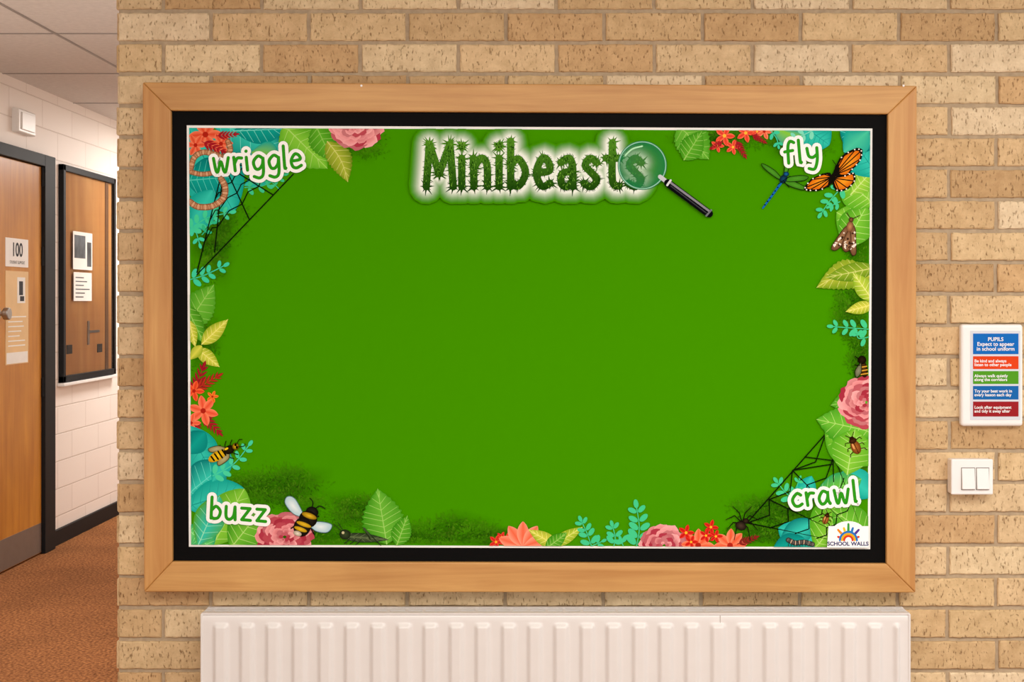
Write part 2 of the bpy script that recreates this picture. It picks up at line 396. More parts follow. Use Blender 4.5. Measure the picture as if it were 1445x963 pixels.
def stroke(pts,w,col,sm=True,w2=None,cf=None,sub=6):
    if sm: pts=smooth(pts,sub)
    w2=w if w2 is None else w2
    col=C(col) if col else None
    N=len(pts); P=[];Fc=[];R=[]
    rmp=0 if N<3 else min(6,1+N/8)
    dirs=[]
    for i in range(N):
        a=pts[max(0,i-1)]; c=pts[min(N-1,i+1)]
        dx,dy=c[0]-a[0],c[1]-a[1]; L=math.hypot(dx,dy)
        if L<1e-6: dx,dy,L=(dirs[-1][0],dirs[-1][1],1) if dirs else (1,0,1)
        dirs.append((dx/L,dy/L))
    for i,p in enumerate(pts):
        r=(w+(w2-w)*i/max(1,N-1))/2; d=dirs[i]
        P+=[(p[0]-d[1]*r,p[1]+d[0]*r),(p[0]+d[1]*r,p[1]-d[0]*r)]
        R+=[rmp*i/max(1,N-1)]*2
        if i<N-1: Fc.append((2*i,2*i+1,2*i+3,2*i+2))
    if w>1.4:   # rounded ends
        for i,sg in ((0,-1),(N-1,1)):
            p=pts[i]; d=dirs[i]; r=(w if i==0 else w2)/2; b=len(P)
            K=7 if r>2 else 3
            for k in range(1,K):
                t=math.pi*k/K; cs,sn=math.cos(t),math.sin(t)
                P.append((p[0]-d[1]*r*cs+sg*d[0]*r*sn,p[1]+d[0]*r*cs+sg*d[1]*r*sn)); R.append(R[2*i])
            Fc.append((2*i,)+tuple(range(b,b+K-1))+(2*i+1,))
    Cs=[cf(*p) if cf else col for p in P]
    put(P,Fc,Cs,ramp=R)
def leaf(bx,by,tx,ty,w,c1,c2,vein=None,serr=0,round_=0.5,nv=6,bend=0):
    c1=C(c1);c2=C(c2)
    dx,dy=tx-bx,ty-by; L=math.hypot(dx,dy); ux,uy=dx/L,dy/L; nx,ny=-uy,ux
    n=36
    mid=[];Lf=[];Rt=[]
    for i in range(n+1):
        t=i/n
        hw=w/2*(math.sin(math.pi*min(1,t**(0.5+round_*0.6)))**(0.75 if round_>0.6 else 0.9)) if 0<i<n else 0.2
        s=1+serr*((i%3)/2-0.5) 
        bo=bend*math.sin(math.pi*t)
        cx_=bx+dx*t+nx*bo; cy_=by+dy*t+ny*bo
        mid.append((cx_,cy_)); Lf.append((cx_+nx*hw*s,cy_+ny*hw*s)); Rt.append((cx_-nx*hw*s,cy_-ny*hw*s))
    pts=mid+Lf+Rt; m=n+1
    f=[]
    for i in range(n):
        f.append((i,i+1,m+i+1,m+i)); f.append((i,2*m+i,2*m+i+1,i+1))
    cA=c1; cL=lerp(c1,c2,0.75); cR=c2
    put(pts,f,[cA]*m+[cL]*m+[cR]*m)
    if vein:
        v=C(vein); v=lerp(c1,v,.75)
        slab_on(5)
        stroke(mid[::4]+[mid[-1]],1.6,v,sm=False,w2=.6)
        for k in range(1,nv+1):
            i=int(n*k/(nv+1.5)); j=min(n,i+5)
            for E in (Lf,Rt):
                stroke([mid[i],(mid[i][0]*.1+E[j][0]*.9,mid[i][1]*.1+E[j][1]*.9)],.9,v,sm=False,w2=.5)
        slab_off()
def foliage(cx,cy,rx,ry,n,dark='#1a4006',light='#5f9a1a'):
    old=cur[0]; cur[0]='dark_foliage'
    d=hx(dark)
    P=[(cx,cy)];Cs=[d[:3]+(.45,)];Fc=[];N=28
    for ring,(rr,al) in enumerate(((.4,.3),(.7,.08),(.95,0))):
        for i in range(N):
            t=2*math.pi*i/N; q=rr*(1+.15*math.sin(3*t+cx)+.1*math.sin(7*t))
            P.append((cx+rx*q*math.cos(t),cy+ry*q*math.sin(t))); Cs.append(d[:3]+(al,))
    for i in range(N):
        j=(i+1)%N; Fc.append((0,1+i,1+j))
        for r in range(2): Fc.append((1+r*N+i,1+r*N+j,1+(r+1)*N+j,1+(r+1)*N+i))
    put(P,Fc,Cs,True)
    slab_on(10)
    tufts=[(random.uniform(-1,1)*.85,random.uniform(-1,1)*.8,random.uniform(.10,.2),random.uniform(.3,1)) for _ in range(14)]
    for i in range(int(n*2.4)):
        tx,ty,ts,td=random.choice(tufts)
        ox,oy=random.gauss(0,ts),random.gauss(0,ts)
        gx=tx*.8+ox; gy=ty*.8+oy; r=math.hypot(gx,gy)
        if r>1.15: continue
        x=cx+rx*gx; y=cy+ry*gy
        if not(271<x<1223 and 186<y<767): continue
        s=random.uniform(1.2,3.2); th=math.atan2(oy-.1,ox)+random.uniform(-.7,.7)
        t=min(1,max(0,1.15-r*.8))*random.uniform(.45,1)
        up=min(1,max(0,.5-oy/ts*.35))        # tuft tops catch lighter ink
        base=lerp(d,hx(light),up*random.uniform(.4,1)*(1-.5*td))
        c=lerp(bgc,base,min(1,t+.1))
        pts=[(x+s*math.cos(th),y+s*math.sin(th)),(x+s*.38*math.cos(th+1.7),y+s*.38*math.sin(th+1.7)),(x-s*math.cos(th),y-s*math.sin(th)),(x-s*.38*math.cos(th+1.7),y-s*.38*math.sin(th+1.7))]
        put(pts,[(0,1,2,3)],[c]*4)
    slab_off()
    cur[0]=old
def flower(cx,cy,r,n=6,c1='#ff9a6a',c2='#e8502c',ctr='#b02618',rot=0,wd=.5):
    for i in range(n):
        a=rot+2*math.pi*i/n+random.uniform(-.1,.1)
        leaf(cx,cy,cx+r*math.cos(a),cy+r*math.sin(a),r*wd,c2,c1,None,round_=1.0)
    ell(cx,cy,r*.17,r*.17,0,ctr)
def carnation(cx,cy,r,sx=1):
    pal=['#c9485a','#d9606a','#e07a80','#ee9fa0','#b93a4a','#e58b90']
    for ring in range(7):
        rr=r*(1-ring*.135); k=max(5,12-ring)
        for i in range(k):
            a=2*math.pi*(i+.5*(ring%2))/k+random.uniform(-.15,.15)
            pr=rr*.36
            px,py=cx+sx*(rr-pr)*math.cos(a),cy+(rr-pr)*math.sin(a)
            pts=[]
            for j in range(18):
                t=2*math.pi*j/18; q=pr*(1+.13*(j%2)*random.random()+.05*math.sin(5*t))
                pts.append((px+q*1.15*math.cos(t),py+q*math.sin(t)))
            c=hx(random.choice(pal)); e=lerp(c,hx('#ffc0bc'),.5) if random.random()<.5 else lerp(c,hx('#8d2436'),.5)
            fan(pts,lerp(c,hx('#a02a3c'),.45),e,(px-(px-cx)*.25,py-(py-cy)*.25))
def sprig(pts,col='#4fd0a0',s=5,n=5):
    if len(pts)==2: pts=[pts[0],((pts[0][0]+pts[1][0])/2,(pts[0][1]+pts[1][1])/2),pts[1]]
    sp=smooth(pts,8); stroke(pts,1.4,col)
    m=len(sp)
    for k in range(n):
        i=int((m-2)*(k+.6)/n); p=sp[i];q=sp[min(m-1,i+1)]
        a=math.atan2(q[1]-p[1],q[0]-p[0]); ss=s*(1.15-.4*k/n)
        for sg in (-1,1):
            b=a+sg*.95
            ell(p[0]+ss*1.25*math.cos(b),p[1]+ss*1.25*math.sin(b),ss,ss*.55,math.degrees(b),col,n=12)
    p=sp[-1]; a=math.atan2(sp[-1][1]-sp[-3][1],sp[-1][0]-sp[-3][0])
    ell(p[0]+s*.5*math.cos(a),p[1]+s*.5*math.sin(a),s*.8,s*.45,math.degrees(a),col,n=12)
def redsprig(x,y,ang,L,col='#b3202a',n=5):
    a=math.radians(ang); ex,ey=x+L*math.cos(a),y+L*math.sin(a)
    stroke([(x,y),(ex,ey)],1.2,col,sm=False)
    for k in range(n):
        t=(k+.6)/n; px,py=x+(ex-x)*t,y+(ey-y)*t
        for sg in (-1,1):
            b=a+sg*.6; l=L*.42*(1.1-.5*t)
            leaf(px,py,px+l*math.cos(b),py+l*math.sin(b),l*.28,col,'#7d1420',None)
    leaf(ex,ey,ex+L*.3*math.cos(a),ey+L*.3*math.sin(a),L*.12,col,'#7d1420')

TE1,TE2,TE3='#35c9b4','#12a394','#0b7d78'
LG1,LG2='#86cc3c','#4fa51e'
YG1,YG2='#d8d850','#8fae22'
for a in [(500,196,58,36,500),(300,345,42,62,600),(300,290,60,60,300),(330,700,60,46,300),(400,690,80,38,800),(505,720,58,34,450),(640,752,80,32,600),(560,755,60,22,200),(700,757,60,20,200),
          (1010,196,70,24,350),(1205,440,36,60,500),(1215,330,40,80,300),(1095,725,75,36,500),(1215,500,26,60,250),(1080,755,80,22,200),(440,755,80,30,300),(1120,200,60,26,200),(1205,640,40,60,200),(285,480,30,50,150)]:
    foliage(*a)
cur[0]='leaves'
# ---- top left
leaf(262,175,330,300,90,TE1,TE2,'#0b7d78',round_=1); leaf(300,170,400,215,62,TE1,TE3,'#7fe6d4',round_=1)
leaf(330,185,402,182,40,TE2,TE3,'#7fe6d4',round_=1)
leaf(262,255,325,250,60,TE2,TE3,'#5fd8c6',round_=1); leaf(265,330,300,268,46,TE1,TE2,None,round_=1)
leaf(355,215,395,225,42,LG1,TE2,None,round_=1)
leaf(345,262,400,235,26,TE1,TE2,None,round_=1)
leaf(400,176,462,238,66,LG1,LG2,'#b7e07a',serr=.12); leaf(445,176,470,228,40,'#5fb02a','#3b8a14','#9bd060',serr=.12)
leaf(462,200,491,257,34,'#a9b83a','#6d8a1c','#d8dc80',serr=.14,bend=-5)
for x,y,r in ((290,190,24),(312,203,17),(276,205,16)): flower(x,y,r,6,'#f58a62','#e0492c')
redsprig(285,200,25,32); redsprig(305,192,-5,26)
cur[0]='carnations'; carnation(503,178,34,1.15)
cur[0]='leaves'
sprig([(345,265),(372,262),(402,247)],'#3fc98e',5,4); sprig([(395,268),(382,255),(372,243)],'#3fc98e',4,2)
sprig([(268,325),(292,308),(326,300)],'#43d39c',6,5); sprig([(285,332),(298,315),(312,285)],'#2fbf8a',4,3)
sprig([(268,395),(290,388),(317,375)],'#3fd2a2',6,4); sprig([(268,318),(276,326),(282,345)],'#3fd2a2',5,2)
def web(o,ends,rings,w=1.7):
    old=cur[0]; cur[0]='spider_web'
    for e in ends: stroke([o,e],w,'#0d1a08',sm=False)
    for r in rings:
        pts=[(o[0]+(e[0]-o[0])*r,o[1]+(e[1]-o[1])*r) for e in ends]
        for i in range(len(pts)-1):
            a,b=pts[i],pts[i+1]; m=((a[0]+b[0])/2,(a[1]+b[1])/2); m=(m[0]+(o[0]-m[0])*.1,m[1]+(o[1]-m[1])*.1)
            stroke([a,m],w*.9,'#0d1a08',sm=False); stroke([m,b],w*.9,'#0d1a08',sm=False)
    cur[0]=old
web((316,232),[(278,385),(303,356),(352,310),(385,275),(414,238)],[.32,.52,.72])
cur[0]='spider_web'; stroke([(278,388),(414,246)],1.7,'#0d1a08',sm=False)
cur[0]='earthworms'
def worm(pts,w,c1='#c49068',c2='#8e5c3c'):
    stroke(pts,w,c2); stroke(pts,w*.65,c1)
    sp=smooth(pts,6)
    slab_on(4)
    for i in range(1,len(sp)-1):
        p,q=sp[i],sp[i+1]; L=math.hypot(q[0]-p[0],q[1]-p[1]) or 1; nx,ny=-(q[1]-p[1])/L*w*.42,(q[0]-p[0])/L*w*.42
        stroke([(p[0]+nx,p[1]+ny),(p[0]-nx,p[1]-ny)],.8,'#e8c09a' if i%3==0 else c2,sm=False)
    slab_off()
worm([(269,240),(274,223),(287,215),(303,218),(317,222),(325,212),(322,200)],8)
worm([(270,243),(284,246),(300,244),(312,236)],7)
worm([(268,285),(280,292),(300,291),(315,280),(318,265),(312,252)],9)
# ---- left side
cur[0]='leaves'
leaf(262,462,302,402,46,'#6cb838','#479a1c','#a5d66a',serr=.12); leaf(262,430,288,485,26,'#5fae2c','#3f8a18','#a5d66a',serr=.1)
leaf(285,486,322,451,22,YG1,YG2,'#eef08a'); leaf(267,452,276,490,16,YG1,YG2,'#eef08a'); leaf(278,492,310,518,20,YG1,YG2,'#eef08a'); leaf(285,488,268,508,15,YG1,YG2)
redsprig(272,560,-70,42,'#a8202a'); redsprig(275,550,-30,36,'#c2391f'); redsprig(284,585,45,34,'#b3202a'); redsprig(275,590,80,30,'#b3202a')
flower(287,580,22,6,'#ff8f66','#ea5336',rot=.3); flower(274,552,15,5,'#ff7440','#df3a1e'); flower(270,597,14,5,'#ff8f66','#ea5336'); flower(300,560,9,5,'#ff9a3a','#e85a1e')
leaf(262,600,300,668,52,TE1,TE2,'#0f8f86',round_=1); leaf(262,700,318,655,56,TE1,TE3,'#70e4d2',round_=1); leaf(262,640,290,610,34,TE2,TE3,None,round_=1)
leaf(262,716,345,690,52,TE1,TE2,'#0f8f86',round_=1); leaf(300,680,325,640,26,TE1,TE2,None,round_=1)
sprig([(300,672),(330,655),(352,628)],'#49d6a4',6,5)
leaf(300,770,345,690,62,LG1,'#5fae26','#c4ea86',round_=1); leaf(325,775,372,716,58,'#74c038','#3f981c','#c4ea86',round_=1)
leaf(262,745,300,775,62,'#5fcf6a','#1fa06a','#a5f0a0',round_=1); leaf(280,770,310,700,44,TE1,LG2,'#a5f0c0',round_=1)
cur[0]='carnations'; carnation(402,758,36,1.15)
cur[0]='leaves'
leaf(546,768,533,690,58,'#6cb838','#3f9418','#aadc70',serr=.14,nv=8); leaf(560,770,575,728,28,'#5fae2c','#3b8f17','#a5d66a',serr=.1)
# ---- bottom
for x,y,r in ((700,765,11),(716,762,12),(708,758,8)): flower(x,y,r,5,'#f0503a','#c81e1a','#f0b030')
for i in range(5):
    a=math.radians(-160+i*35); leaf(738,772,738+36*math.cos(a),772+36*math.sin(a),17,'#f06a48','#f8a284',None,round_=1)
leaf(788,772,746,748,20,YG1,YG2,'#eef08a'); leaf(780,770,822,744,18,'#b7cf40',YG2,'#eef08a')
leaf(770,775,800,752,20,'#5fae2c','#3b8f17','#a5d66a')
sprig([(835,772),(828,752),(820,735)],'#45cf90',6,4); sprig([(832,772),(850,764)],'#45cf90',5,1)
sprig([(866,772),(868,758),(864,742)],'#45cf90',6,3); sprig([(880,772),(876,762)],'#45cf90',5,1)
sprig([(898,772),(902,745),(898,715)],'#45cf90',8,5)
cur[0]='carnations'; carnation(937,770,30,1.2)
cur[0]='leaves'
flower(985,770,24,8,'#ff9a72','#ea5a38'); flower(1030,770,24,8,'#ff9a72','#ea5a38')
for x,y,r in ((968,752,12),(1003,744,11),(996,756,10),(975,765,10),(1010,757,10)): flower(x,y,r,5,'#f2402c','#c01414','#f7c030')
redsprig(1040,768,-20,26,'#8a2a20')
leaf(1165,775,1098,745,48,TE1,TE2,'#0f8f86',round_=1); leaf(1100,768,1150,735,36,TE1,TE3,None,round_=1); leaf(1090,776,1135,760,30,TE2,TE3,None,round_=1)
leaf(1150,775,1200,705,70,LG1,'#4fa51e','#c4ea86',round_=1); leaf(1232,760,1175,720,50,'#74c038','#3f981c','#c4ea86',round_=1)
leaf(1235,700,1185,668,44,TE1,TE2,None,round_=1); leaf(1125,720,1145,672,30,TE1,TE2,None,round_=1)
leaf(1150,700,1215,676,40,'#6cc63c','#2fa060','#a5f0a0',round_=1)
sprig([(1120,705),(1108,695),(1096,680)],'#45cf90',6,3); sprig([(1125,700),(1124,688),(1128,676)],'#45cf90',4,2)
web((1232,778),[(1054,738),(1085,705),(1118,664),(1165,612)],[.45,.62,.82,1.0])
cur[0]='spider_web'; stroke([(1054,738),(1165,612)],1.7,'#0d1a08',sm=False); stroke([(1118,664),(1175,655)],1.5,'#0d1a08',sm=False); stroke([(1135,645),(1175,650)],1.5,'#0d1a08',sm=False); stroke([(1175,640),(1176,680)],1.5,'#0d1a08',sm=False)
cur[0]='leaves'
# ---- right side
leaf(1235,655,1165,602,62,LG1,'#4fa51e','#bfe680',round_=1); leaf(1232,610,1152,592,60,'#6fc038','#3f981c','#bfe680',serr=.12)
leaf(1195,670,1206,606,60,LG1,'#55aa22','#c8ee8c',round_=1); leaf(1235,560,1172,572,44,'#62b430','#3c8f16','#a5d66a',serr=.1)
cur[0]='carnations'; carnation(1222,568,38,1)
cur[0]='leaves'
sprig([(1228,465),(1200,463),(1174,461)],'#45cf90',6,4); sprig([(1228,475),(1212,478),(1208,470)],'#45cf90',5,2)
leaf(1232,390,1152,406,42,'#b4bf3c','#6f9a1c','#dfe48a',serr=.1,bend=10); leaf(1235,378,1165,392,26,'#90b030','#5f8a18','#dfe48a')
leaf(1232,425,1203,385,26,'#c2d84a','#86b026','#f0f4a0'); leaf(1232,430,1193,440,18,YG1,YG2,'#eef08a')
leaf(1235,330,1180,300,56,LG1,'#4fa51e','#c8ee8c',round_=1); leaf(1190,350,1222,292,50,'#7cc83a','#4ba01e','#c8ee8c',round_=1)
leaf(1236,290,1188,252,54,LG1,'#5ab024','#c8ee8c',round_=1); leaf(1200,275,1236,235,36,'#a4d848','#62b42a','#dcf49c',round_=1)
leaf(1240,250,1200,195,60,TE1,TE2,'#0f8f86',round_=1); leaf(1240,205,1185,185,46,TE2,TE3,'#70e4d2',round_=1)
leaf(1130,176,1170,205,52,TE1,TE2,'#0f8f86',round_=1); leaf(1090,178,1135,200,34,LG1,TE2,None,round_=1); leaf(1190,215,1225,185,40,'#49c9a2',TE2,None,round_=1)
sprig([(1190,262),(1172,282),(1158,302)],'#45cf90',6,4); sprig([(1185,285),(1170,292)],'#45cf90',4,2)
leaf(958,176,1000,225,50,'#6cb838','#479a1c','#a5d66a',serr=.12); leaf(965,226,990,186,34,'#5fae2c','#3b8f17','#a5d66a',serr=.1)
for x,y,r in ((1022,192,15),(1052,188,14),(1012,206,10),(1034,208,11),(1068,186,9)): flower(x,y,r,5,'#ff7a52','#e0352a','#f8c040')
flower(1078,186,12,5,'#ff9a72','#ea5a38'); redsprig(1038,198,60,24,'#b3202a'); redsprig(1060,190,30,20,'#b3202a'); redsprig(1020,200,150,18,'#b3202a')
sprig([(1085,182),(1095,195),(1098,206)],'#3ecf9f',4,2); sprig([(1150,182),(1135,190),(1118,196)],'#7fe0c0',5,3)

# ---- insects (printed)
def rot(cx,cy,ang):
    a=math.radians(ang); ca,sa=math.cos(a),math.sin(a)
    return lambda x,y:(cx+x*ca-y*sa,cy+x*sa+y*ca)
cur[0]='bumblebee'
T=rot(430,735,20)
for (a,b_) in ((-12,-14),(0,-16),(12,-12),(-10,15),(4,16),(14,12)): stroke([T(a*.5,0),T(a,b_*.7),T(a*1.4,b_*1.1)],1.8,'#16130f')
def wing(T,pts,c1,c2,edge):
    q=smooth([T(*p) for p in pts]+[T(*pts[0])],6)[:-1]; fan(q,C(c1),C(c2)); stroke(q+[q[0]],.9,edge,sm=False)
wing(T,[(0,-4),(-22,-24),(-34,-24),(-34,-14),(-18,-4)],'#e8f4f4','#a8ccd4','#5c7a80')
wing(T,[(6,2),(20,-6),(38,-8),(36,4),(20,8)],'#e8f4f4','#a8ccd4','#5c7a80')
ell(*T(6,-15),9,8,20,'#2a2620','#100d0a'); ell(*T(4,-4),13,12,20,'#2b251c','#14100a')
ell(*T(4,-9),11,4,20,'#e6bd2a','#8a6a10'); ell(*T(0,9),12,14,20,'#2b251c','#14100a')
ell(*T(1,5),11,3,20,'#e6bd2a','#b08a14'); ell(*T(-1,13),9.5,3,20,'#e6bd2a','#b08a14'); ell(*T(-3,20),6,3.5,20,'#eae2d0','#a89a80')
stroke([T(8,-20),T(13,-27),T(22,-26)],1.3,'#16130f'); stroke([T(4,-21),T(2,-29),T(-4,-33)],1.3,'#16130f')
cur[0]='wasp'
T=rot(318,638,-28)
for a,b_ in ((-6,10),(2,12),(10,10),(-6,-10),(4,-11),(12,-9)): stroke([T(a*.6,0),T(a,b_*.7),T(a+5,b_*1.2)],1.3,'#1c1608')
wing(T,[(6,-2),(-4,-12),(-18,-15),(-16,-8)],'#b8b080','#8c8450','#40381a'); wing(T,[(6,2),(0,11),(-16,13),(-14,6)],'#b8b080','#8c8450','#40381a')
ell(*T(-12,0),14,6.5,-28,'#f2cc1a','#c89a10')
for k in range(4): stroke([T(-20+k*6,-5.5+abs(k-2)),T(-19+k*6,5.5-abs(k-2))],2.4,'#171208',sm=False)
ell(*T(7,0),8,6,-28,'#2a2010','#100c04'); ell(*T(4,-3),3,1.5,-28,'#f2cc1a'); ell(*T(17,0),5,5,-28,'#e0b818','#3a2a08'); ell(*T(18,-2),1.6,2.2,0,'#100c04'); ell(*T(18,2),1.6,2.2,0,'#100c04')
stroke([T(20,-2),T(26,-6),T(30,-4)],1,'#1c1608'); stroke([T(20,2),T(27,5),T(31,3)],1,'#1c1608')
cur[0]='grasshopper'
T=rot(515,758,6)
leaf(*T(-34,2),*T(34,0),13,'#4a5a3a','#222e1a','#6a7a50'); ell(*T(-28,-1),8,7,6,'#3b4a2c','#1c2614'); ell(*T(-31,-3),2,2,0,'#c8c090')
stroke([T(8,2),T(-2,-12)],2.2,'#26321c',sm=False); stroke([T(-2,-12),T(24,10)],2.0,'#26321c',sm=False); stroke([T(-2,-12),T(10,0)],3.4,'#3f5030',sm=False,w2=1.5)
for a in (-20,-12,-4): stroke([T(a,3),T(a-4,9),T(a-8,12)],1.2,'#26321c',sm=False)
stroke([T(-33,-5),T(-46,-14)],.8,'#26321c',sm=False); stroke([T(-31,-6),T(-40,-17)],.8,'#26321c',sm=False)
cur[0]='spider'
for sg in (-1,1):
    for k,(a1,a2) in enumerate(((-70,-60),(-35,-10),(10,25),(50,65))):
        r1,r2=(12,27) if k in(0,3) else (13,24)
        m=(1047+sg*r1*math.cos(math.radians(a1)),738+r1*math.sin(math.radians(a1))-3)
        stroke([(1047,738),m],1.6,'#17110c',sm=False,w2=1.3); stroke([m,(1047+sg*r2*math.cos(math.radians(a2)),738+r2*math.sin(math.radians(a2)))],1.4,'#17110c',sm=False,w2=.8)
ell(1045,742,8,6,20,'#4a3a2c','#17110c'); ell(1052,735,4.5,3.8,0,'#3a2c20','#120c08')
cur[0]='millipede'
worm([(1112,762),(1122,766),(1134,765),(1146,768)],7,'#6a6660','#2e2c2a')
for i in range(9): stroke([(1113+i*4,764),(1112+i*4,771)],.7,'#2e2c2a',sm=False)
cur[0]='beetles'
def beetle(cx,cy,s,ang,c1='#b06a2c',c2='#6a3414'):
    T=rot(cx,cy,ang)
    for a in (-.6,0,.6):
        for sg in (-1,1): stroke([T(sg*s*.4,a*s),T(sg*s*1.0,a*s*1.3),T(sg*s*1.15,a*s*1.3+s*.35)],1.1,'#2a1608',sm=False)
    ell(*T(0,s*.2),s*.62,s*.95,ang,c1,c2); ell(*T(0,-s*.7),s*.5,s*.38,ang,'#4a2a14','#2a1608'); ell(*T(0,-s*1.05),s*.3,s*.22,ang,'#2a1608')
    stroke([T(0,-s*.5),T(0,s*1.1)],1,'#3a1c08',sm=False); ell(*T(-s*.25,0),s*.12,s*.4,ang,'#e0a060')
    for sg in (-1,1): stroke([T(sg*s*.15,-s*1.2),T(sg*s*.6,-s*1.7)],.9,'#2a1608',sm=False)
beetle(1206,629,11,-25); beetle(1165,732,7,20,'#c07a3a','#70401a')
cur[0]='honeybee'
T=rot(1217,515,80)
ell(*T(6,0),12,5.5,80,'#5a3c14','#1c1208'); 
for k in range(3): stroke([T(3+k*5,-5),T(3+k*5,5)],1.6,'#d8a030',sm=False)
ell(*T(-7,0),6,6,80,'#2a1e10','#100a04'); wing(T,[(-4,2),(6,12),(16,12),(10,4)],'#8a8a70','#5a6040','#20240c')
stroke([T(-8,3),T(-14,9)],1.2,'#100a04',sm=False); stroke([T(0,4),T(-2,12)],1.2,'#100a04',sm=False)
cur[0]='dragonfly'
for w_ in ([(0,0),(-10,-12),(-24,-21),(-30,-22),(-24,-14),(-8,-2)],[(0,0),(2,-12),(4,-24),(8,-27),(9,-20),(5,-4)],[(0,2),(14,2),(28,8),(34,13),(26,14),(10,9)],[(0,0),(10,-4),(26,-6),(36,-4),(30,1),(10,3)]):
    wing(rot(1104,254,0),w_,'#4f9a28','#3a7f1c','#16240c')
stroke([(1102,258),(1090,275),(1076,294)],3.6,'#1668b4',w2=2.2)
for k in range(6): ell(1097-k*3.6,265+k*4.9,1.2,1,0,'#0a1c30')
ell(1105,253,5,6.5,35,'#1a4a6a','#0a1a24'); ell(1109,246,4,3.4,0,'#1e6aa8','#0a1a24')
for a in ((-8,6),(8,10),(10,-6)): stroke([(1105,255),(1105+a[0],255+a[1])],1,'#0a140a',sm=False)
cur[0]='monarch_butterfly'
T=rot(1172,248,0)
def bw(pts,ang,c1='#f7a226',c2='#d86a10'):
    q=[T(*p) for p in pts]; q=smooth(q+[q[0]],6)[:-1]; cx=sum(p[0] for p in q)/len(q); cy=sum(p[1] for p in q)/len(q)
    fan(q,C('#14100c'),C('#14100c'))
    q2=[(cx+(x-cx)*.82,cy+(y-cy)*.80) for x,y in q]; fan(q2,C(c1),C(c2))
    return q,(cx,cy)
for w_,root in (([(2,-2),(14,-26),(34,-38),(44,-36),(42,-22),(30,-8),(18,4)],(4,0)),([(0,-2),(-6,-4),(-26,4),(-38,18),(-30,22),(-12,20),(4,8)],(2,2)),([(4,0),(20,0),(32,-4),(34,8),(22,20),(8,22),(2,10)],(4,4))):
    q,cc=bw(w_,0)
    n=len(q)
    for k in range(3,n-2,5):
        stroke([T(*root),q[k]],1.5,'#14100c',sm=False)
    for k in range(0,n,3):
        x,y=q[k]; x=cc[0]+(x-cc[0])*.93; y=cc[1]+(y-cc[1])*.92
        if abs(x-T(*root)[0])+abs(y-T(*root)[1])>18: ell(x,y,1.1,1.1,0,'#f4eee0',n=8)
stroke([T(8,-8),T(0,4),T(-4,16)],4,'#14100c',w2=2.5); ell(*T(9,-10),3,3,0,'#14100c')
stroke([T(9,-12),T(2,-22)],.9,'#14100c',sm=False); stroke([T(10,-12),T(12,-24)],.9,'#14100c',sm=False)
cur[0]='moth'
T=rot(1197,330,10)
for w_ in ([(-1,-12),(-8,-6),(-19,18),(-20,26),(-12,25),(-3,10)],[(2,-14),(8,-8),(12,10),(15,26),(9,28),(1,10)],[(0,-8),(-5,6),(-6,20),(0,26),(6,20),(4,4)]):
    q=[T(*p) for p in w_]; q=smooth(q+[q[0]],6)[:-1]; fan(q,C('#a8805c'),C('#6a462e')); stroke(q+[q[0]],.9,'#3a2418',sm=False)
    cx=sum(p[0] for p in q)/len(q); cy=sum(p[1] for p in q)/len(q)
    for k in range(11):
        e=random.choice(q); t=random.uniform(.1,.8)
        ell(cx+(e[0]-cx)*t,cy+(e[1]-cy)*t,random.uniform(1,2),random.uniform(1,2.4),random.uniform(0,180),random.choice(['#e8dcc8','#3a2418','#f0e6d8']),n=8)
ell(*T(0,-10),5,8,10,'#c08a5c','#6a4428'); ell(*T(0,-20),3.5,3.5,0,'#8a5a38','#3a2418')
stroke([T(-1,-21),T(-8,-29)],1,'#3a2418',sm=False); stroke([T(1,-21),T(11,-28)],1,'#3a2418',sm=False)

# ---- lettering
G={'w':([[(0,1),(.12,.1),(.25,.02),(.45,.75),(.62,.05),(.75,.02),(.95,1)]],1.1),
'r':([[(0,1),(.05,0)],[(.04,.55),(.22,.92),(.5,.92)]],.6),'i':([[(0,.95),(.04,0)],[(.0,1.4),(.01,1.42)]],.2),
'g':([[(.62,.85),(.35,1),(.05,.6),(.15,.1),(.4,.05),(.62,.4),(.66,.9),(.64,-.3),(.4,-.62),(.05,-.5)]],.8),
'l':([[(0,1.65),(.03,.1),(.1,0)]],.25),'e':([[(.05,.5),(.58,.6),(.5,.92),(.25,1),(.02,.55),(.1,.1),(.35,-.02),(.65,.15)]],.78),
'b':([[(0,1.65),(.03,0)],[(.02,.6),(.3,.95),(.6,.6),(.5,.1),(.2,-.02),(.03,.15)]],.75),'u':([[(0,1),(.04,.2),(.27,0),(.52,.3),(.58,1)],[(.58,1),(.64,0)]],.8),
'z':([[(0,.95),(.55,.95)],[(.55,.95),(.05,.05)],[(.05,.05),(.62,.03)]],.78),'f':([[(.55,1.5),(.32,1.6),(.17,1.2),(.15,0)],[(-.05,.85),(.45,.92)]],.6),
'y':([[(0,1),(.08,.45),(.32,.3),(.58,.5)],[(.62,1),(.6,.1),(.4,-.55),(.05,-.5)]],.8),'c':([[(.6,.85),(.35,1),(.03,.55),(.15,.08),(.4,0),(.65,.15)]],.75),
'a':([[(.6,.85),(.3,1),(.03,.5),(.15,.03),(.4,.08),(.6,.5),(.62,1),(.63,.3),(.74,0)]],.85)}
def word(s,x,y,sx,sy,ang,w,wo,col,ocol,gap=.28):
    T=rot(x,y,ang); st=[]; cx=0
    for ch in s:
        ss,adv=G[ch]
        for l in ss: st.append([T((cx+p[0])*sx,-p[1]*sy) for p in l])
        cx+=adv+gap
    for l in st: stroke(l,wo,ocol,sm=len(l)>2)
    for l in st: stroke(l,w,col,sm=len(l)>2)
cur[0]='caption_lettering'
word('wriggle',303,243,22,19,-3,4.5,14,'#2f9a1c','#fbfdf8',.2)
word('fly',1109,231,22.5,19,-4,4.5,14,'#2f9a1c','#fbfdf8',.25)
